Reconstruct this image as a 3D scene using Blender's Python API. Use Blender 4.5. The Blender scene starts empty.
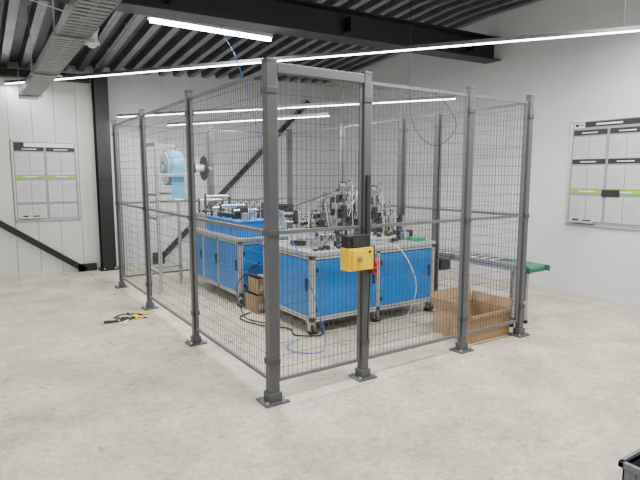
import bpy, bmesh, math, random
from mathutils import Vector, Matrix
random.seed(4)

# ------------------------------------------------------------ materials
def mat(name, col, rough=0.5, metal=0.0, noise=0.0, nscale=8.0, bump=0.0, bscale=60.0, emit=None, es=0.0, spec=None, col2=None):
    m = bpy.data.materials.new(name); m.use_nodes = True
    nt = m.node_tree; b = nt.nodes["Principled BSDF"]
    b.inputs["Base Color"].default_value = (*col, 1)
    b.inputs["Roughness"].default_value = rough
    b.inputs["Metallic"].default_value = metal
    if spec is not None: b.inputs["Specular IOR Level"].default_value = spec
    if emit:
        b.inputs["Emission Color"].default_value = (*emit, 1)
        b.inputs["Emission Strength"].default_value = es
    tc = nt.nodes.new("ShaderNodeTexCoord")
    if noise > 0:
        n = nt.nodes.new("ShaderNodeTexNoise"); n.inputs["Scale"].default_value = nscale
        n.inputs["Detail"].default_value = 5
        nt.links.new(tc.outputs["Object"], n.inputs["Vector"])
        r = nt.nodes.new("ShaderNodeValToRGB")
        c2 = col2 if col2 else tuple(c*(1-noise) for c in col)
        r.color_ramp.elements[0].position = 0.35; r.color_ramp.elements[1].position = 0.65
        r.color_ramp.elements[0].color = (*c2, 1); r.color_ramp.elements[1].color = (*col, 1)
        nt.links.new(n.outputs["Fac"], r.inputs["Fac"])
        nt.links.new(r.outputs["Color"], b.inputs["Base Color"])
    if bump > 0:
        n2 = nt.nodes.new("ShaderNodeTexNoise"); n2.inputs["Scale"].default_value = bscale
        nt.links.new(tc.outputs["Object"], n2.inputs["Vector"])
        bp = nt.nodes.new("ShaderNodeBump"); bp.inputs["Strength"].default_value = bump
        bp.inputs["Distance"].default_value = 0.01
        nt.links.new(n2.outputs["Fac"], bp.inputs["Height"])
        nt.links.new(bp.outputs["Normal"], b.inputs["Normal"])
    return m

def floor_mat():
    m = bpy.data.materials.new("screed_floor"); m.use_nodes = True
    nt = m.node_tree; b = nt.nodes["Principled BSDF"]; L = nt.links.new
    tc = nt.nodes.new("ShaderNodeTexCoord")
    def noise(s, d, rough=0.6):
        n = nt.nodes.new("ShaderNodeTexNoise"); n.inputs["Scale"].default_value = s
        n.inputs["Detail"].default_value = d; n.inputs["Roughness"].default_value = rough
        L(tc.outputs["Object"], n.inputs["Vector"]); return n
    def ramp(src, p0, c0, p1, c1):
        r = nt.nodes.new("ShaderNodeValToRGB")
        r.color_ramp.elements[0].position = p0; r.color_ramp.elements[0].color = (*c0, 1)
        r.color_ramp.elements[1].position = p1; r.color_ramp.elements[1].color = (*c1, 1)
        L(src.outputs["Fac"], r.inputs["Fac"]); return r
    a = ramp(noise(1.8, 10, .7), .38, (.44, .40, .31), .62, (.70, .65, .54))
    s = ramp(noise(20, 8, .85), .38, (.62, .60, .56), .56, (1, 1, 1))
    f = ramp(noise(90, 4, .8), .36, (.68, .66, .63), .5, (1, 1, 1))
    def mul(x, y, fac=1):
        mx = nt.nodes.new("ShaderNodeMix"); mx.data_type = 'RGBA'; mx.blend_type = 'MULTIPLY'
        mx.inputs[0].default_value = fac
        L(x, mx.inputs[6]); L(y, mx.inputs[7]); return mx.outputs[2]
    c = mul(mul(a.outputs["Color"], s.outputs["Color"]), f.outputs["Color"])
    v = nt.nodes.new("ShaderNodeTexVoronoi"); v.feature = 'DISTANCE_TO_EDGE'; v.inputs["Scale"].default_value = .7
    wn = noise(2.5, 5); va = nt.nodes.new("ShaderNodeVectorMath"); va.operation = 'ADD'
    L(tc.outputs["Object"], va.inputs[0]); L(wn.outputs["Color"], va.inputs[1]); L(va.outputs[0], v.inputs["Vector"])
    r = nt.nodes.new("ShaderNodeValToRGB"); r.color_ramp.elements[0].position = 0; r.color_ramp.elements[0].color = (.78, .76, .73, 1)
    r.color_ramp.elements[1].position = .006; r.color_ramp.elements[1].color = (1, 1, 1, 1)
    L(v.outputs["Distance"], r.inputs["Fac"])
    c = mul(c, r.outputs["Color"])
    L(c, b.inputs["Base Color"])
    rr = ramp(noise(5, 6), .35, (.26, .26, .26), .65, (.44, .44, .44)); L(rr.outputs["Color"], b.inputs["Roughness"])
    bp = nt.nodes.new("ShaderNodeBump"); bp.inputs["Strength"].default_value = .10; bp.inputs["Distance"].default_value = .01
    L(s.outputs["Color"], bp.inputs["Height"]); L(bp.outputs["Normal"], b.inputs["Normal"])
    return m

FLOOR = floor_mat()
WALL = mat("painted_wall", (.58, .59, .61), .6, noise=.05, nscale=1.5)
PANEL = mat("wall_cladding", (.54, .55, .54), .45, noise=.05, nscale=2)
BLACK = mat("black_steel", (.005, .005, .006), .5)
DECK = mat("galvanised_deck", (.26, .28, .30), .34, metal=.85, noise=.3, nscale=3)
DECKSHADE = mat("deck_trough_shade", (.11, .12, .13), .45, metal=.7, noise=.3, nscale=3)  # darker copy of the deck steel; trough shade put into its colour
GALV = mat("galvanised_tray", (.30, .31, .32), .4, metal=.7, noise=.2, nscale=12)
FENCE = mat("fence_grey", (.078, .083, .090), .38, noise=.1, nscale=20)
FDARK = mat("fence_wire", (.05, .053, .058), .5)
FRAME = mat("fence_panel_frame", (.11, .115, .12), .45)
ALU = mat("aluminium_profile", (.58, .59, .60), .35, metal=.6, noise=.08, nscale=20)
GROOVE = mat("profile_groove", (.10, .10, .11), .5)
BLUE = mat("blue_panel", (.001, .175, .56), .38, noise=.10, nscale=4)
BLUED = mat("blue_hose", (.02, .16, .6), .4)
LBLUE = mat("blue_film", (.10, .38, .62), .35, noise=.15, nscale=10)
STEEL = mat("machined_steel", (.60, .61, .62), .28, metal=.85, noise=.15, nscale=25)
TOPP = mat("table_plate", (.55, .57, .57), .32, metal=.6, noise=.12, nscale=10)
DKMETAL = mat("dark_anodised", (.035, .037, .04), .4, metal=.3)
RUBBER = mat("black_rubber", (.012, .012, .012), .7)
YEL = mat("yellow_plastic", (.90, .58, .003), .4, noise=.05, nscale=20)
RED = mat("red_plastic", (.65, .015, .015), .35)
GREENB = mat("green_belt", (.01, .14, .08), .5, noise=.15, nscale=10)
LIME = mat("lime_label", (.20, .46, .04), .5)
WHITE = mat("white_plastic", (.72, .72, .71), .4, noise=.03, nscale=5)
PAPER = mat("paper", (.46, .48, .49), .6, noise=.08, nscale=6)
BOARDM = mat("board_grey", (.24, .26, .28), .4)
INK = mat("ink_black", (.012, .012, .015), .5)
CARD = mat("cardboard", (.34, .22, .11), .85, noise=.15, nscale=14, bump=.2)
CARDIN = mat("cardboard_inside", (.44, .30, .18), .9, noise=.15, nscale=9)
TAPE = mat("parcel_tape", (.50, .38, .25), .3)
CRATE = mat("crate_grey", (.14, .15, .165), .5, noise=.1, nscale=10)
BAG = mat("white_bag", (.75, .76, .78), .35, noise=.08, nscale=8, bump=.6, bscale=15)
LED = mat("led_tube", (.9, .9, .9), .4, emit=(1, .985, .95), es=35)
LEDR = mat("led_rail", (.9, .9, .9), .4, emit=(1, .99, .97), es=16)
COPPER = mat("brass", (.5, .35, .12), .3, metal=.8)
GREEN = mat("pcb_green", (.03, .22, .1), .5)

# ------------------------------------------------------------ builder
def attach(o, parent):
    o.parent = parent; o.matrix_parent_inverse = Matrix.Translation(-Vector(parent.location))
class B:
    def __init__(s, name):
        s.name = name; s.bm = bmesh.new(); s.mats = []
    def mi(s, m):
        if m not in s.mats: s.mats.append(m)
        return s.mats.index(m)
    def _hex(s, vs, m, smooth=False):
        vv = [s.bm.verts.new(v) for v in vs]; k = s.mi(m)
        for f in ((0,3,2,1),(4,5,6,7),(0,1,5,4),(1,2,6,5),(2,3,7,6),(3,0,4,7)):
            fc = s.bm.faces.new([vv[i] for i in f]); fc.material_index = k
    def box(s, a, b, m):
        x0,y0,z0 = a; x1,y1,z1 = b
        x0,x1 = min(x0,x1),max(x0,x1); y0,y1=min(y0,y1),max(y0,y1); z0,z1=min(z0,z1),max(z0,z1)
        s._hex([(x0,y0,z0),(x1,y0,z0),(x1,y1,z0),(x0,y1,z0),(x0,y0,z1),(x1,y0,z1),(x1,y1,z1),(x0,y1,z1)], m)
    def cbox(s, c, d, m, rot=None):
        h = [x/2 for x in d]
        pts = [Vector(p) for p in [(-h[0],-h[1],-h[2]),(h[0],-h[1],-h[2]),(h[0],h[1],-h[2]),(-h[0],h[1],-h[2]),(-h[0],-h[1],h[2]),(h[0],-h[1],h[2]),(h[0],h[1],h[2]),(-h[0],h[1],h[2])]]
        if rot is not None: pts = [rot @ p for p in pts]
        s._hex([p + Vector(c) for p in pts], m)
    def bar(s, p0, p1, w, h, m):
        p0 = Vector(p0); p1 = Vector(p1); d = (p1-p0).normalized()
        up = Vector((0,0,1)) if abs(d.z) < .95 else Vector((0,1,0))
        sx = d.cross(up).normalized(); sz = sx.cross(d).normalized()
        sx *= w/2; sz *= h/2
        s._hex([p0-sx-sz,p1-sx-sz,p1+sx-sz,p0+sx-sz,p0-sx+sz,p1-sx+sz,p1+sx+sz,p0+sx+sz], m)
    def cyl(s, p0, p1, r, m, n=20, r2=None, cap=True):
        p0 = Vector(p0); p1 = Vector(p1); d = (p1-p0).normalized(); r2 = r if r2 is None else r2
        up = Vector((0,0,1)) if abs(d.z) < .95 else Vector((1,0,0))
        a = d.cross(up).normalized(); b = d.cross(a).normalized(); k = s.mi(m)
        A=[];C=[]
        for i in range(n):
            t = 2*math.pi*i/n; o = a*math.cos(t)+b*math.sin(t)
            A.append(s.bm.verts.new(p0+o*r)); C.append(s.bm.verts.new(p1+o*r2))
        for i in range(n):
            f = s.bm.faces.new((A[i],A[(i+1)%n],C[(i+1)%n],C[i])); f.material_index=k; f.smooth=True
        if cap:
            f=s.bm.faces.new(A[::-1]); f.material_index=k
            f=s.bm.faces.new(C); f.material_index=k
    def tube(s, pts, r, m, n=8, sub=6):
        P=[Vector(p) for p in pts]
        if sub>1 and len(P)>2:
            Q=[]
            for i in range(len(P)-1):
                p0=P[max(i-1,0)];p1=P[i];p2=P[i+1];p3=P[min(i+2,len(P)-1)]
                for j in range(sub):
                    t=j/sub
                    Q.append(.5*((2*p1)+(-p0+p2)*t+(2*p0-5*p1+4*p2-p3)*t*t+(-p0+3*p1-3*p2+p3)*t**3))
            Q.append(P[-1]); P=Q
        k=s.mi(m); rings=[]
        d=(P[1]-P[0]).normalized(); a=d.orthogonal().normalized()
        for i,p in enumerate(P):
            if i==0: d=(P[1]-P[0]).normalized()
            elif i==len(P)-1: d=(P[-1]-P[-2]).normalized()
            else: d=(P[i+1]-P[i-1]).normalized()
            a=(a-d*a.dot(d)).normalized(); b=d.cross(a)
            rings.append([s.bm.verts.new(p+(a*math.cos(2*math.pi*j/n)+b*math.sin(2*math.pi*j/n))*r) for j in range(n)])
        for i in range(len(rings)-1):
            for j in range(n):
                f=s.bm.faces.new((rings[i][j],rings[i][(j+1)%n],rings[i+1][(j+1)%n],rings[i+1][j])); f.material_index=k; f.smooth=True
        f=s.bm.faces.new(rings[0][::-1]); f.material_index=k
        f=s.bm.faces.new(rings[-1]); f.material_index=k
    def sphere(s, c, r, m, sc=(1,1,1), n=16):
        k=s.mi(m)
        res=bmesh.ops.create_uvsphere(s.bm,u_segments=n,v_segments=n//2,radius=r,matrix=Matrix.Translation(c)@Matrix.Diagonal((*sc,1)))
        for v in res['verts']:
            for f in v.link_faces: f.material_index=k; f.smooth=True
    def done(s, bevel=0.0, parent=None):
        bmesh.ops.recalc_face_normals(s.bm, faces=s.bm.faces)
        me=bpy.data.meshes.new(s.name); s.bm.to_mesh(me); s.bm.free()
        for m in s.mats: me.materials.append(m)
        o=bpy.data.objects.new(s.name,me); bpy.context.collection.objects.link(o)
        if bevel>0:
            md=o.modifiers.new("bevel",'BEVEL'); md.width=bevel; md.segments=2; md.limit_method='ANGLE'; md.angle_limit=math.radians(60)
        if parent: attach(o,parent)
        return o
def empty(name,loc):
    e=bpy.data.objects.new(name,None); e.location=loc; e.empty_display_size=.1; bpy.context.collection.objects.link(e); return e

# ------------------------------------------------------------ room
XL, XR, YB, YF = -5.0, 4.55, 5.91, -6.0
YK=1.95
def cz(x,y=0): return 3.40+.055*x-.085*max(y-YK,0)
o=B("floor"); o.box((XL,YF,-.1),(XR,YB,0),FLOOR); o.done()
o=B("wall_right"); o.box((XR,YF,-.1),(XR+.15,YB+.15,4.0),WALL); o.done()
o=B("wall_left"); o.box((XL-.15,YF,-.1),(XL,YB+.15,4.0),WALL); o.done()
o=B("wall_front"); o.box((XL-.15,YF-.15,-.1),(XR+.15,YF,4.0),WALL); o.done()
o=B("wall_back"); o.box((XL,YB,-.1),(XR,YB+.15,4.0),WALL)
x=XL
while x<0.15:
    x1=min(x+.30,.15)
    o.box((x+.003,YB-.03,0.0),(x1-.003,YB+.01,3.1),PANEL)
    for g in (.10,.2):
        if x+g<x1: o.box((x+g,YB-.033,0.0),(x+g+.005,YB-.028,3.1),PANEL)
    x+=.30
o.done()
o=B("ceiling"); k=o.mi(DECK); k2=o.mi(DECKSHADE); prof=[]
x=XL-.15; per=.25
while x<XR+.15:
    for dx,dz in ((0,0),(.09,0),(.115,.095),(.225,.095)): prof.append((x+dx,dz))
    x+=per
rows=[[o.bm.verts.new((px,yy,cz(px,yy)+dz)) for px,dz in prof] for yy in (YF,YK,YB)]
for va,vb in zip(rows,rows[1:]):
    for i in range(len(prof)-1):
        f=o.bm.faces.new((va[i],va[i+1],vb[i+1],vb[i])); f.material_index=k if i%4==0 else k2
for y0,y1 in ((YF,YK),(YK,YB)):
    for i in range(0,len(prof)-4,4):
        px=prof[i][0]+.045
        o.bar((px,y0,cz(px,y0)),(px,y1,cz(px,y1)),.008,.008,GALV)
    o._hex([(XL,y0,cz(XL,y0)+.11),(XR,y0,cz(XR,y0)+.11),(XR,y1,cz(XR,y1)+.11),(XL,y1,cz(XL,y1)+.11),(XL,y0,cz(XL,y0)+.3),(XR,y0,cz(XR,y0)+.3),(XR,y1,cz(XR,y1)+.3),(XL,y1,cz(XL,y1)+.3)],DECK)
o.done()
o=B("baseboard_right"); o.box((XR-.012,YF,0),(XR,YB,.06),PANEL); o.done()

def ibeam(name, p0, p1, w, h, tf=.016, tw=.010):
    o=B(name); p0=Vector(p0);p1=Vector(p1)
    dz=Vector((0,0,h/2-tf/2))
    o.bar(p0+dz,p1+dz,w,tf,BLACK); o.bar(p0-dz,p1-dz,w,tf,BLACK); o.bar(p0,p1,tw,h-2*tf+.002,BLACK)
    return o
o=ibeam("roof_beam",(XL,1.95,2.99),(XR-.005,1.95,3.20),.26,.30)
for xx in (-2,0,2,4):
    o.box((xx-.006,1.83,2.93+.021*(xx+5)),(xx+.006,2.07,3.08+.021*(xx+5)),BLACK)
o.done()
o=ibeam("roof_edge_beam",(XL,5.76,2.86),(.0,5.76,2.94),.14,.10); o.done()
o=B("steel_column")
o.box((.04,5.66,0),(.24,5.675,3.05),BLACK); o.box((.04,5.86,0),(.24,5.875,3.05),BLACK); o.box((.135,5.67,0),(.147,5.865,3.05),BLACK)
o.box((.0,5.64,0),(.28,5.875,.02),BLACK)
for px in (.06,.22): o.cyl((px,5.652,.02),(px,5.652,.045),.01,STEEL,8)
o.done()
o=B("wall_brace"); o.bar((-.20,5.80,.02),(-4.0,5.80,2.75),.02,.09,BLACK); o.box((-.3,5.79,0),(-.03,5.81,.12),BLACK); o.done()
o=B("wall_brace.001"); o.bar((.95,5.84,.05),(3.98,5.84,2.92),.02,.09,BLACK); o.box((.86,5.83,0),(1.06,5.85,.2),BLACK); o.done()

o=B("cable_tray")
zt=2.56; tx0,tx1=-.96,-.74
for sx in (tx0,tx1): o.box((sx-.004,-3,zt),(sx+.004,5.6,zt+.07),GALV)
y=-3.0
while y<5.6:
    o.box((tx0,y,zt),(tx1,y+.05,zt+.006),GALV); y+=.085
o.cyl((-.9,-3,zt+.02),(-.9,5.6,zt+.02),.012,RUBBER,8); o.cyl((-.84,-3,zt+.02),(-.84,5.6,zt+.02),.010,WHITE,8)
for y in (-2,-.2,1.6,3.4,5.2):
    for sx in (tx0-.02,tx1+.02): o.cyl((sx,y,zt-.02),(sx,y,cz(sx,y)-.003),.005,GALV,8)
    o.box((tx0-.04,y-.02,zt-.02),(tx1+.04,y+.02,zt),GALV)
o.done()
o=B("ceiling_conduits")
for dx,r in ((-1.35,.014),(-1.42,.012),(.05,.014)):
    o.cyl((dx,2.2,cz(dx,2.2)-.03),(dx,5.7,cz(dx,5.7)-.03),r,GALV,10)
    for y in (2.6,3.6,4.6,5.4): o.box((dx-.02,y-.01,cz(dx,y)-.05),(dx+.02,y+.01,cz(dx,y)-.001),GALV)
o.tube([(-1.35,3.0,cz(-1.35,3.0)-.05),(-1.0,3.05,cz(-1,3)-.06),(-.3,3.6,cz(-.3,3.6)-.05),(-.27,3.9,3.14)],.006,WHITE)
o.done()
o=B("smoke_detector"); zc=3.10; dx_,dy_=-.27,4.0
o.box((dx_-.06,dy_-.06,zc),(dx_+.06,dy_+.06,cz(dx_,dy_)-.002),WHITE)
o.cyl((dx_,dy_,zc),(dx_,dy_,zc-.04),.09,WHITE,24); o.sphere((dx_,dy_,zc-.04),.06,WHITE,(1,1,.7)); o.done()

# ------------------------------------------------------------ ceiling luminaires
def luminaire(x,y,z=3.06,L=1.4,watt=32):
    e=empty("tube_light",(x+L/2,y,z))
    o=B("housing"); o.box((x,y-.035,z),(x+L,y+.035,z+.05),WHITE)
    for xx in (x+.2,x+L-.2): o.cyl((xx,y,z+.05),(xx,y,cz(xx,y)-.003),.004,GALV,8)
    o.done(parent=e)
    o=B("tube"); o.cyl((x+.02,y,z-.014),(x+L-.02,y,z-.014),.026,LED,16); o.done(parent=e)
    l=bpy.data.lights.new("lamp",'AREA'); l.shape='RECTANGLE'; l.size=L; l.size_y=.08; l.energy=watt; l.color=(1,.98,.94)
    lo=bpy.data.objects.new("lamp",l); lo.location=(x+L/2,y,z-.045); bpy.context.collection.objects.link(lo); attach(lo,e)
luminaire(0.0,2.55,watt=110)
for (x,y,w) in ((-3.6,2.55,78),(-3.6,-.4,78),(.4,-.6,86),(2.7,-.6,66),(-3.6,-3.6,50),(-1.2,-3.6,50),(2.2,-3.6,50)):  # unseen ceiling tubes, added to light the room
    luminaire(x,y,3.08,watt=w)

def rail(name,p0,p1,watt=30):
    p0=Vector(p0);p1=Vector(p1); e=empty(name,(p0+p1)/2)
    o=B("carrier"); o.bar(p0,p1,.045,.035,FDARK)
    n=3
    for i in range(n):
        p=p0.lerp(p1,(i+.5)/n); o.cyl(p,(p.x,p.y,cz(p.x,p.y)-.003),.0015,GALV,6)
    o.done(parent=e)
    o=B("strip"); dz=Vector((0,0,-.022)); o.bar(p0+dz,p1+dz,.028,.010,LEDR); o.done(parent=e)
    l=bpy.data.lights.new("lamp",'AREA'); l.shape='RECTANGLE'; d=p1-p0; l.size=d.length; l.size_y=.04; l.energy=watt; l.color=(1,.99,.96)
    lo=bpy.data.objects.new("lamp",l); lo.location=(p0+p1)/2-Vector((0,0,.04)); lo.rotation_euler=(0,0,math.atan2(d.y,d.x))
    bpy.context.collection.objects.link(lo); attach(lo,e)
rail("led_light_rail",(-1.10,5.82,2.80),(4.3,-1.62,2.80),watt=120)
rail("led_light_rail.001",(.34,5.54,2.40),(3.16,1.36,2.40),watt=60)
rail("led_light_rail.002",(1.02,5.28,2.29),(2.37,2.80,2.29),watt=28)

# ------------------------------------------------------------ safety fence
FX,FY=2.63,4.27
fence=empty("safety_fence",(FX/2,FY/2,0))
posts=[(0,0,.07),(.76,0,.06),(1.84,0,.052),(FX,0,.052),(0,1.45,.052),(0,2.93,.052),(0,FY,.052),(1.3,FY,.05),(FX,FY,.06),(FX,1.10,.06),(FX,1.66,.07),(FX,2.85,.05)]
for i,(px,py,w) in enumerate(posts):
    o=B("post_%d"%i)
    h=w/2
    o.box((px-h,py-h,.01),(px+h,py+h,2.2),FENCE)
    o.box((px-h-.002,py-h-.002,2.19),(px+h+.002,py+h+.002,2.21),FDARK)
    o.box((px-h-.055,py-h-.045,0),(px+h+.055,py+h+.045,.012),FENCE)
    o.box((px-h-.012,py-h-.012,.012),(px+h+.012,py+h+.012,.07),FENCE)
    for a in (-1,1):
        for b in (-1,1):
            o.cyl((px+a*(h+.035),py+b*(h+.025),.012),(px+a*(h+.035),py+b*(h+.025),.03),.009,STEEL,8)
    for z in (.28,1.13,2.02):
        o.box((px-h-.006,py-h-.006,z-.02),(px+h+.006,py+h+.006,z+.02),FDARK)
    o.done(.003,parent=fence)
def panel(i,p0,p1):
    p0=Vector((*p0,0));p1=Vector((*p1,0)); d=(p1-p0); L=d.length; d.normalize()
    g=.045; a=p0+d*g; z0,z1=.14,2.14
    o=B("mesh_panel_%d"%i)
    def P(s,z): return a+d*s+Vector((0,0,z))
    W=L-2*g
    o.bar(P(0,z0),P(W,z0),.02,.022,FRAME); o.bar(P(0,z1),P(W,z1),.02,.022,FRAME)
    o.bar(P(0,z0),P(0,z1),.018,.018,FRAME); o.bar(P(W,z0),P(W,z1),.018,.018,FRAME)
    o.bar(P(0,1.13),P(W,1.13),.02,.024,FRAME)
    n=round(W/.038)
    for k in range(1,n):
        o.bar(P(W*k/n,z0),P(W*k/n,z1),.0024,.0024,FDARK)
    z=z0+.08
    while z<z1-.02:
        o.bar(P(0,z),P(W,z),.0026,.0026,FDARK); z+=.085
    o.done(parent=fence)
segs=[((0,0),(.76,0)),((.76,0),(1.84,0)),((1.84,0),(FX,0)),((0,0),(0,1.45)),((0,1.45),(0,2.93)),((0,2.93),(0,FY)),
 ((0,FY),(1.3,FY)),((1.3,FY),(FX,FY)),((FX,0),(FX,1.1)),((FX,1.1),(FX,1.66)),((FX,1.66),(FX,2.85)),((FX,2.85),(FX,FY))]
for i,(a,b) in enumerate(segs): panel(i,a,b)
o=B("door_header"); o.box((.04,-.03,2.13),(.725,.03,2.19),FENCE); o.done(.003,parent=fence)
o=B("interlock_switch")
o.box((.52,-.14,.845),(.735,-.04,1.0),YEL); o.box((.545,-.155,.86),(.655,-.14,.985),YEL)
o.box((.53,-.12,1.002),(.72,-.035,1.085),INK); o.box((.56,-.13,1.01),(.66,-.12,1.07),DKMETAL)
o.cyl((.60,-.155,.925),(.60,-.165,.925),.022,COPPER,12); o.cyl((.70,-.14,.97),(.70,-.146,.97),.01,INK,10)
o.box((.72,-.09,.84),(.79,-.035,1.0),DKMETAL)
o.box((.79,-.075,.79),(.825,-.032,.90),RED); o.cyl((.808,-.075,.87),(.808,-.10,.87),.018,RED,16); o.box((.795,-.078,.80),(.82,-.074,.83),INK)
o.tube([(.76,-.06,.84),(.77,-.06,.75),(.765,-.055,.55),(.765,-.045,.3)],.005,RUBBER)
o.box((.745,-.05,1.08),(.775,-.031,1.5),DKMETAL)
o.done(.004,parent=fence)

# ------------------------------------------------------------ machines
def profile_v(o,x,y,z0,z1,w=.045):
    h=w/2; o.box((x-h,y-h,z0),(x+h,y+h,z1),ALU)
    for (dx,dy) in ((0,-1),(-1,0),(0,1),(1,0)):
        gx,gy=x+dx*h,y+dy*h
        o.box((gx-(.004 if dy else .001),gy-(.004 if dx else .001),z0+.002),(gx+(.004 if dy else .001),gy+(.004 if dx else .001),z1-.002),GROOVE)
def profile_h(o,p0,p1,w=.045):
    o.bar(p0,p1,w,w,ALU)
    p0=Vector(p0);p1=Vector(p1); d=(p1-p0).normalized(); s=d.cross(Vector((0,0,1)))*(w/2)
    o.bar(p0+s,p1+s,.002,.008,GROOVE); o.bar(p0-s,p1-s,.002,.008,GROOVE)
def cabinet(o,x0,x1,y0,y1,zt,xd,yd,zb=.12):
    h=.0225
    xs=[x0+h]+xd+[x1-h]; ys=[y0+h]+yd+[y1-h]
    for x in xs:
        for y in (ys[0],ys[-1]): profile_v(o,x,y,zb,zt-.045)
    for y in ys[1:-1]:
        for x in (xs[0],xs[-1]): profile_v(o,x,y,zb,zt-.045)
    for z in (zb+h,zt-.045-h+.02):
        for y in (ys[0],ys[-1]): profile_h(o,(x0,y,z),(x1,y,z))
        for x in (xs[0],xs[-1]): profile_h(o,(x,y0,z),(x,y1,z))
    for i in range(len(xs)-1):
        for y,s in ((ys[0],-1),(ys[-1],1)):
            o.box((xs[i]+.028,y+s*.006,zb+.05),(xs[i+1]-.028,y+s*.020,zt-.08),BLUE)
            xm=xs[i+1]-.06
            o.box((xm-.008,y+s*.020,.42),(xm+.008,y+s*.038,.54),DKMETAL)
            for zz in (.25,.62): o.box((xs[i]+.025,y+s*.02,zz-.02),(xs[i]+.055,y+s*.028,zz+.02),DKMETAL)
    for i in range(len(ys)-1):
        for x,s in ((xs[0],-1),(xs[-1],1)):
            o.box((x+s*.006,ys[i]+.028,zb+.05),(x+s*.020,ys[i+1]-.028,zt-.08),BLUE)
            ym=ys[i]+.06
            o.box((x+s*.020,ym-.008,.42),(x+s*.038,ym+.008,.54),DKMETAL)
    o.box((x0-.01,y0-.01,zt-.03),(x1+.01,y1+.01,zt),TOPP)
    for x in xs:
        for y in (ys[0]+.03,ys[-1]-.03):
            o.box((x-.035,y-.035,zb-.012),(x+.035,y+.035,zb),STEEL)
            o.box((x-.022,y-.03,.04),(x-.016,y+.03,zb-.012),STEEL); o.box((x+.016,y-.03,.04),(x+.022,y+.03,zb-.012),STEEL)
            o.cyl((x-.014,y,.042),(x+.014,y,.042),.042,RUBBER,18)
            o.cyl((x+.05,y,.0),(x+.05,y,.015),.028,RUBBER,14); o.cyl((x+.05,y,.015),(x+.05,y,zb),.007,STEEL,8)

m1=empty("assembly_machine",(1.75,1.5,0))
o=B("cabinet"); X0,X1,Y0,Y1,ZT=.97,2.56,1.04,2.0,.79
cabinet(o,X0,X1,Y0,Y1,ZT,[.97+.80],[],.13); o.done(.002,parent=m1)
def tower(o,x,y,h):
    z=ZT
    o.box((x-.11,y-.09,z),(x+.11,y+.09,z+.03),STEEL)
    for sx in (-.07,.07): o.cyl((x+sx,y,z+.03),(x+sx,y,z+h*.8),.014,STEEL,12)
    o.box((x-.10,y-.05,z+h*.30),(x+.10,y+.05,z+h*.38),STEEL)
    o.box((x-.10,y-.06,z+h*.55),(x+.10,y+.05,z+h*.66),STEEL)
    o.box((x-.10,y-.05,z+h*.8),(x+.10,y+.05,z+h*.85),STEEL)
    o.box((x-.035,y+.02,z),(x+.035,y+.06,z+h*.9),DKMETAL)
    o.cyl((x,y-.02,z+h*.85),(x,y-.02,z+h),.032,STEEL,16); o.cyl((x,y-.02,z+h),(x,y-.02,z+h*1.03),.036,DKMETAL,16)
    o.cyl((x,y-.03,z+h*.38),(x,y-.03,z+h*.55),.008,STEEL,10)
    o.box((x-.05,y-.12,z+h*.40),(x-.01,y-.05,z+h*.62),DKMETAL); o.box((x+.02,y-.11,z+h*.12),(x+.06,y-.05,z+h*.42),DKMETAL)
    o.cyl((x-.09,y-.05,z+h*.66),(x-.09,y-.05,z+h*.80),.018,DKMETAL,12); o.cyl((x+.06,y-.06,z+h*.66),(x+.06,y-.06,z+h*.78),.016,STEEL,12)
    for k in range(5):
        a=random.uniform(-.1,.1); b=random.uniform(-.1,.1)
        o.tube([(x+a*.5,y-.03,z+h*.95),(x+a,y-.08,z+h*.85+.03*k),(x+b,y-.12,z+h*.5),(x+b*1.4,y-.1,z+h*.15),(x+b*1.2,y-.03,z+.03)],.004,(WHITE if k==3 else RUBBER),6)
o=B("press_stations")
tower(o,1.80,1.72,.62); tower(o,2.13,1.60,.58); tower(o,1.60,1.86,.36); tower(o,2.42,1.80,.34); tower(o,2.02,1.88,.50); tower(o,1.42,1.84,.26)
o.done(.002,parent=m1)
o=B("rotary_table"); cx,cy=1.98,1.42
o.cyl((cx,cy,ZT),(cx,cy,ZT+.05),.22,STEEL,40); o.cyl((cx,cy,ZT+.05),(cx,cy,ZT+.07),.27,TOPP,48); o.cyl((cx,cy,ZT+.07),(cx,cy,ZT+.14),.06,DKMETAL,24)
for k in range(10):
    t=k*math.pi/5; px,py=cx+.22*math.cos(t),cy+.22*math.sin(t)
    o.cbox((px,py,ZT+.085),(.04,.04,.03),DKMETAL,Matrix.Rotation(t,3,'Z'))
    o.cyl((px,py,ZT+.1),(px,py,ZT+.12),.012,COPPER,10)
o.done(.002,parent=m1)
o=B("feeder_and_rails")
o.cyl((1.22,1.62,ZT),(1.22,1.62,ZT+.05),.12,DKMETAL,28); o.cyl((1.22,1.62,ZT+.05),(1.22,1.62,ZT+.14),.13,STEEL,32,.17)
o.cyl((1.22,1.62,ZT+.14),(1.22,1.62,ZT+.15),.175,STEEL,32)
o.bar((1.35,1.6,ZT+.12),(1.76,1.48,ZT+.10),.05,.02,STEEL)
for xx in (1.42,1.62): o.box((xx-.012,1.53,ZT),(xx+.012,1.58,ZT+.10),ALU)
for i in range(6):
    xx=1.06+i*.07; o.box((xx,1.12,ZT),(xx+.035,1.16+.02*(i%3),ZT+.02+.01*(i%3)),random.choice([STEEL,DKMETAL]))
for i in range(9):
    xx=1.1+i*.15; hh=random.uniform(.05,.12); yy=random.uniform(1.2,1.32)
    o.box((xx,yy,ZT),(xx+.07,yy+.06,ZT+hh),random.choice([DKMETAL,STEEL,STEEL])); o.cyl((xx+.035,yy+.03,ZT+hh),(xx+.035,yy+.03,ZT+hh+.05),.012,random.choice([STEEL,DKMETAL]),10)
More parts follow.
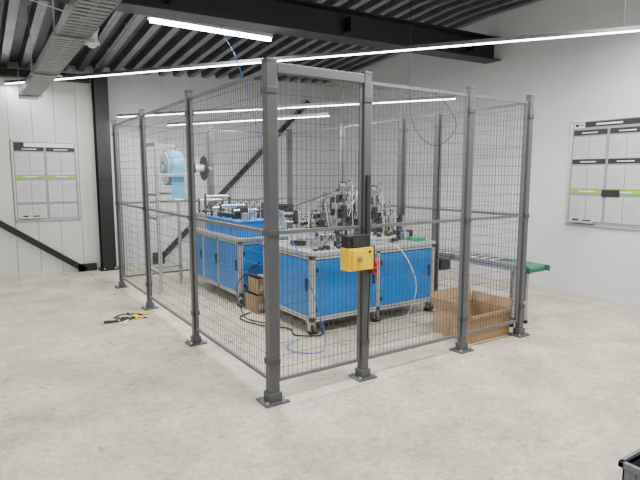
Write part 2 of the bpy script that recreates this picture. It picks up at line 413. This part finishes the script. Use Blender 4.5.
for (x0,x1,yy,hh) in ((1.30,1.70,1.40,.16),(2.22,2.52,1.50,.24),(1.06,1.40,1.92,.30),(1.62,2.30,1.95,.42)):
    for xx in (x0,x1): o.box((xx-.012,yy-.012,ZT),(xx+.012,yy+.012,ZT+hh),ALU)
    o.bar((x0,yy,ZT+hh),(x1,yy,ZT+hh),.024,.024,ALU); o.cyl((x0,yy-.02,ZT+hh*.7),(x1,yy-.02,ZT+hh*.7),.007,STEEL,10)
    n=max(2,int((x1-x0)/.13))
    for j in range(n):
        xx=x0+(j+.5)*(x1-x0)/n
        o.box((xx-.02,yy-.045,ZT+hh*.6),(xx+.02,yy,ZT+hh*1.1),DKMETAL if j%2 else STEEL); o.cyl((xx,yy-.03,ZT+hh*.25),(xx,yy-.03,ZT+hh*.6),.006,STEEL,8)
        o.tube([(xx,yy-.02,ZT+hh*1.1),(xx+.03,yy-.02,ZT+hh*1.1+.06),(xx+.08,yy+.01,ZT+hh),(xx+.1,yy+.02,ZT+.02)],.0035,RUBBER,6)
o.box((2.36,1.12,ZT),(2.50,1.30,ZT+.035),GREEN); o.box((2.30,1.32,ZT),(2.5,1.44,ZT+.10),DKMETAL)
for k in range(7):
    x0=1.1+k*.19
    o.tube([(x0,1.3,ZT+.02),(x0+.08,1.26,ZT+.12+.02*(k%3)),(x0+.17,1.34,ZT+.1),(x0+.25,1.45,ZT+.02)],.004,(BLUED if k%3==0 else RUBBER),6)
o.tube([(1.08,1.92,ZT+.3),(1.4,1.92,ZT+.40),(1.80,1.75,ZT+.55)],.006,RUBBER); o.tube([(2.48,1.82,ZT+.3),(2.35,1.85,ZT+.50),(2.13,1.65,ZT+.5)],.006,RUBBER)
o.done(.0015,parent=m1)

m2=empty("packaging_machine",(1.24,3.2,0))
o=B("cabinet"); cabinet(o,.86,1.62,2.37,4.02,.79,[],[2.37+.62,2.37+1.12],.13); o.done(.002,parent=m2)
o=B("blue_hood")
o.box((.92,2.46,.79),(1.30,3.45,.96),BLUE)
o.box((.90,2.44,.96),(1.32,3.47,.98),BLUE)
for y in (2.72,3.0,3.3): o.box((.915,y,.80),(.921,y+.01,.955),GROOVE)
o.box((1.34,2.5,.79),(1.56,3.8,.86),STEEL)
o.done(.003,parent=m2)
o=B("handling_parts")
for i in range(8):
    y=2.5+i*.12; hh=random.uniform(.05,.14)
    o.box((.98+.04*(i%2),y,.98),(1.06+.04*(i%2),y+.05,.98+hh),random.choice([DKMETAL,STEEL])); o.cyl((1.15,y+.03,.98),(1.15,y+.03,.98+hh*.9),.014,STEEL,10)
for i in range(6):
    y=2.55+i*.22; hh=random.uniform(.12,.30)
    o.box((1.38,y,.86),(1.46,y+.07,.86+hh),random.choice([DKMETAL,STEEL])); o.tube([(1.42,y,.86+hh),(1.36,y+.05,.92+hh),(1.2,y+.06,1.03)],.005,RUBBER,6)
for y,z in ((2.75,1.08),(3.10,1.12),(3.40,1.08),(3.62,1.22),(3.85,1.16)):
    for xx in (.96,1.30): o.box((xx-.012,y-.015,.80 if y>3.47 else .98),(xx+.012,y+.015,z+.03),DKMETAL)
    o.cyl((.96,y,z),(1.30,y,z),.018,STEEL,16)
o.bar((.96,2.72,1.05),(.96,3.9,1.05),.015,.015,ALU)
o.box((.92,3.55,.79),(1.2,3.9,.99),STEEL)
o.cyl((1.5,2.45,.79),(1.5,2.45,1.12),.02,ALU,12); o.box((1.40,2.42,1.0),(1.60,2.46,1.16),INK); o.box((1.41,2.415,1.015),(1.59,2.42,1.145),DKMETAL)
o.done(.002,parent=m2)

rs=empty("film_reel_stand",(.6,3.9,0))
o=B("frame")
for (x,y) in ((.34,3.62),(.34,4.10),(.76,4.10)): profile_v(o,x,y,0,1.90,.04); o.box((x-.05,y-.05,0),(x+.05,y+.05,.01),STEEL)
for z in (.25,.95,1.25,1.88):
    profile_h(o,(.34,3.62,z),(.34,4.10,z),.04); profile_h(o,(.34,4.10,z),(.76,4.10,z),.04)
o.bar((.34,3.86,1.59),(1.16,3.86,1.59),.03,.03,STEEL)
o.bar((.34,3.60,1.50),(.84,3.60,1.50),.03,.04,ALU)
o.done(.002,parent=rs)
o=B("reels")
for x in (.86,1.04):
    o.cyl((x,3.86,1.59),(x+.010,3.86,1.59),.165,INK,40)
    o.cyl((x-.004,3.86,1.59),(x,3.86,1.59),.045,WHITE,20)
o.cyl((.865,3.86,1.59),(1.045,3.86,1.59),.05,WHITE,24)
o.cyl((.84,3.86,1.59),(1.12,3.86,1.59),.022,ALU,16)
# wide film roll: paper core, white backing rings and blue film
o.cyl((.52,3.86,1.59),(.70,3.86,1.59),.225,LBLUE,48); o.cyl((.505,3.86,1.59),(.52,3.86,1.59),.205,WHITE,48); o.cyl((.70,3.86,1.59),(.712,3.86,1.59),.205,WHITE,48)
o.cyl((.49,3.86,1.59),(.506,3.86,1.59),.10,LBLUE,32); o.cyl((.47,3.86,1.59),(.76,3.86,1.59),.04,WHITE,20)
o.box((.53,3.637,1.18),(.69,3.641,1.59),LBLUE); o.cyl((.48,3.65,1.18),(.74,3.65,1.18),.02,STEEL,16)
o.bar((.34,3.65,1.18),(.50,3.65,1.18),.02,.02,STEEL)
o.done(parent=rs)

o=B("floor_cables")
o.tube([(.86,2.1,.012),(.66,1.95,.012),(.72,1.6,.012),(.9,1.35,.012),(.85,1.12,.012),(1.05,1.0,.012),(1.2,1.2,.012)],.007,RUBBER)
o.tube([(1.1,2.36,.5),(.8,2.3,.3),(.74,2.05,.03),(.74,1.75,.014),(.9,1.5,.014)],.007,RUBBER)
o.done()
o=B("pneumatic_hose")
o.tube([(.60,2.22,3.40),(.59,2.15,3.0),(.589,1.747,2.58),(.657,1.46,1.91),(.686,1.2,1.28),(.806,.884,.67),(.92,.76,.14),(.82,.62,.012),(.62,.70,.012),(.62,.9,.012),(.8,.98,.012)],.005,BLUED)
o.done()
o=B("pneumatic_hose.001")
o.tube([(2.35,.95,2.36),(2.42,.8,2.2),(2.35,.6,1.95),(2.2,.72,1.78),(2.1,.9,1.95),(2.15,1.05,2.3),(2.2,1.1,2.9),(2.2,1.1,3.5)],.004,RUBBER)
o.done()
o=B("pneumatic_hose.002")
o.tube([(2.0,.9,.012),(1.95,.7,.3),(1.7,.45,.6),(1.62,.6,.85),(1.7,1.1,.83)],.004,WHITE)
o.done()
o=B("ceiling_cable"); o.tube([(1.7,-.2,3.47),(2.4,.3,3.25),(3.2,.5,3.28),(4.2,.1,3.38),(4.53,-.2,3.38)],.007,RUBBER); o.done()

# conveyor outside the fence
o=B("belt_conveyor"); zc=.63; a0,a1=2.80,3.04
o.box((a0,.06,zc-.012),(a1,2.3,zc-.002),DKMETAL); o.box((a0,.06,zc-.003),(a1,.36,zc),GREENB); o.cyl((a0,.06,zc-.035),(a1,.06,zc-.035),.035,GREENB,20); o.box((a0,.06,zc-.07),(a1,2.3,zc-.058),GREENB)
o.cyl((a0,2.3,zc-.035),(a1,2.3,zc-.035),.035,GREENB,20)
for x in (a0-.015,a1+.015): o.box((x-.012,.10,zc-.065),(x+.012,2.28,zc+.008),ALU); o.box((x-.013,.12,zc-.035),(x+.013,2.26,zc-.027),GROOVE)
for x in (a0-.03,a1+.03): o.box((x-.012,.0,zc-.06),(x+.012,.14,zc-.005),GREENB)
for y in (.22,2.05):
    for x in (a0+.01,a1-.01): profile_v(o,x,y,.03,zc-.065,.035); o.cyl((x,y,0),(x,y,.03),.03,RUBBER,16)
    o.box((a0,y-.015,.2),(a1,y+.015,.23),ALU)
o.box((a0+.05,1.2,zc-.22),(a1-.05,1.4,zc-.07),DKMETAL)
for k in range(14): o.cyl((a0,.5+k*.12,zc),(a1,.5+k*.12,zc),.012,STEEL,10)
o.done(.002)

def openbox(name,x0,y0,w,d,h,rz=0):
    o=B(name); t=.006
    o.box((0,0,0),(w,d,t),CARD)
    o.box((0,0,t),(w,t,h),CARD); o.box((0,d-t,t),(w,d,h),CARDIN); o.box((0,t,t),(t,d-t,h),CARDIN); o.box((w-t,t,t),(w,d-t,h),CARD)
    o.box((w*.3,-.001,h*.45),(w*.7,.0,h*.5),TAPE)
    def flap(a,b,out,L,ang,m):
        a=Vector(a);b=Vector(b);out=Vector(out); v=out*math.cos(ang)*L+Vector((0,0,math.sin(ang)*L)); nrm=(b-a).cross(v).normalized()*t
        o._hex([a,b,b+v,a+v,a+nrm,b+nrm,b+v+nrm,a+v+nrm],m)
    flap((0,d,h),(w,d,h),(0,1,0),d*.30,1.35,CARDIN)
    flap((0,d,h),(0,0,h),(-1,0,0),.11,1.25,CARDIN); flap((w,0,h),(w,d,h),(1,0,0),.09,1.45,CARDIN); flap((w,0,h),(0,0,h),(0,-1,0),.03,-1.45,CARD)
    ob=o.done(); ob.location=(x0,y0,0); ob.rotation_euler=(0,0,rz); return ob
openbox("cardboard_box",2.035,.07,.545,.46,.25,0)
def closedbox(name,a,b):
    o=B(name); o.box(a,b,CARD); xm=(a[0]+b[0])/2
    o.box((xm-.025,a[1]-.001,b[2]-.08),(xm+.025,b[1]+.001,b[2]+.001),TAPE)
    for z in (b[2]-.003,a[2]): o.box((a[0]-.0008,a[1]-.0008,z),(b[0]+.0008,b[1]+.0008,z+.003),INK)  # dark edge bands paint the shaded gap between stacked boxes
    o.box((a[0]+.03,a[1]-.002,a[2]+.04),(a[0]+.12,a[1],a[2]+.10),PAPER); o.done(.003)
closedbox("cardboard_box.001",(.90,2.04,0),(1.22,2.32,.20)); closedbox("cardboard_box.002",(.93,2.05,.203),(1.19,2.30,.38))

o=B("hand_tool_pile")
tx,ty=-.28,2.60
def tool(x,y,ang,c,q=.85):
    R=Matrix.Rotation(ang,3,'Z')
    def P(a,b,z=.012): return Vector((x,y,z))+R@Vector((a*q,b*q,0))
    o.tube([P(0,0),P(-.05,.012),P(-.12,.03),P(-.17,.022)],.009,c,8); o.tube([P(0,0),P(-.05,-.012),P(-.12,-.03),P(-.17,-.022)],.009,c,8)
    o.cyl(P(0,0,.002),P(0,0,.022),.013,STEEL,14); o.tube([P(0,.004),P(.04,.010),P(.07,.003)],.006,DKMETAL,8,3); o.tube([P(0,-.004),P(.04,-.010),P(.07,-.003)],.006,DKMETAL,8,3)
for i,(dx,dy,a,c) in enumerate([(-.02,0,.3,RUBBER),(.06,.06,1.6,YEL),(-.10,.05,2.6,RUBBER),(.10,-.04,-.9,YEL),(-.06,-.10,.9,WHITE),(-.14,-.06,-.2,RUBBER),(.03,.16,2.1,RUBBER),(.08,.12,2.9,YEL)]): tool(tx+dx,ty+dy,a,c)
o.tube([(tx-.16,ty+.1,.01),(tx-.06,ty+.18,.012),(tx+.05,ty+.12,.012),(tx+.13,ty+.18,.01)],.006,RUBBER)
o.done()

def board(name, wall):
    W,H=(.87,1.18) if wall=='back' else (.90,1.26)
    o=B(name)
    if wall=='back': f=lambda s,z,n:(-1.09+s, YB-.036-n, .82+z)
    else: f=lambda s,z,n:(XR-.001-n, .74-s, .89+z)
    def q(s0,z0,n0,s1,z1,n1,m): o.box(f(s0,z0,n0),f(s1,z1,n1),m)
    q(0,0,0,W,H,.012,BOARDM)
    for a in ((0,0,.02,H),(W-.02,0,W,H),(0,0,W,.02),(0,H-.02,W,H)): q(a[0],a[1],.0,a[2],a[3],.025,ALU)
    q(.035,H-.095,.012,.16,H-.03,.014,WHITE if wall=='right' else INK); q(.17,H-.09,.012,W-.04,H-.03,.014,INK if wall=='right' else WHITE)
    if wall=='right': q(.05,H-.08,.014,.09,H-.045,.016,INK); q(.10,H-.075,.014,.15,H-.05,.016,LIME); q(.30,H-.07,.014,.6,H-.05,.0155,WHITE)
    if wall=='right':
        rows=[(H-.18,INK,.06),(H-.52,INK,.055),(H-.87,LIME,.055)]; papers=[(H-.46,.26),(H-.81,.27),(H-1.20,.30)]
    else:
        rows=[(H-.15,INK,.06),(H-.55,LIME,.04)]; papers=[(H-.50,.33),(H-.90,.32),(H-1.14,.20)]
    for c in range(2):
        s0=.035+c*(W/2-.02); s1=s0+W/2-.05
        for z,m,hh in rows:
            q(s0,z,.012,s1,z+hh,.016,m); q(s0+.10,z+.020,.016,s0+.29,z+.032,.0175,WHITE)
        for z,ph in papers:
            for kx in range(2):
                pw=(s1-s0)/2-.01; u0=s0+.003+kx*(pw+.01)
                q(u0,z,.012,u0+pw,z+ph,.018,PAPER)
                for ln in range(5): q(u0+.02,z+ph*.2+ln*ph*.14,.018,u0+pw-.02-.02*(ln%3),z+ph*.2+ln*ph*.14+.004,.0185,BOARDM)
    q(.06,.04,.02,.36,.065,.075,ALU); q(.10,.065,.03,.16,.085,.06,INK); q(.22,.065,.03,.31,.08,.06,DKMETAL)
    if wall=='right': q(.42,H-.90,.018,.62,H-.82,.03,INK)
    o.done()
board("planning_board",'back'); board("planning_board.001",'right')

cx0,cx1,cy0,cy1,h=.845,1.24,-2.43,-1.83,.19
cr=empty("plastic_crate",((cx0+cx1)/2,(cy0+cy1)/2,0))
o=B("crate_shell")
o.box((cx0,cy0,0),(cx1,cy1,.01),CRATE)
for a,b in (((cx0,cy0,.01),(cx0+.012,cy1,h)),((cx1-.012,cy0,.01),(cx1,cy1,h)),((cx0,cy0,.01),(cx1,cy0+.012,h)),((cx0,cy1-.012,.01),(cx1,cy1,h))): o.box(a,b,CRATE)
for a,b in (((cx0-.015,cy0-.015,h-.03),(cx0+.012,cy1+.015,h)),((cx1-.012,cy0-.015,h-.03),(cx1+.015,cy1+.015,h)),((cx0-.015,cy0-.015,h-.03),(cx1+.015,cy0+.012,h)),((cx0-.015,cy1-.012,h-.03),(cx1+.015,cy1+.015,h))): o.box(a,b,CRATE)
for k in range(5):
    y=cy0+.06+k*.12; o.box((cx0-.008,y,.01),(cx0,y+.01,h-.03),CRATE)
o.done(.003,parent=cr)
o=B("white_bags")
for (x,y,z,r) in ((.975,-1.96,.19,.10),(1.09,-1.97,.22,.10),(.985,-2.14,.17,.115),(1.10,-2.28,.14,.11)): o.sphere((x,y,z),r,BAG,(1,1,.9),24)
o.done(parent=cr)

w=bpy.data.worlds.new("world"); bpy.context.scene.world=w; w.use_nodes=True
w.node_tree.nodes["Background"].inputs[0].default_value=(.8,.85,.9,1); w.node_tree.nodes["Background"].inputs[1].default_value=.3
c=bpy.data.cameras.new("camera"); c.lens=29.25; c.sensor_width=36
co=bpy.data.objects.new("camera",c); co.location=(-1.569,-2.94,1.5); co.rotation_euler=(math.radians(90-7.125),0,math.radians(-33.5))
bpy.context.collection.objects.link(co); bpy.context.scene.camera=co
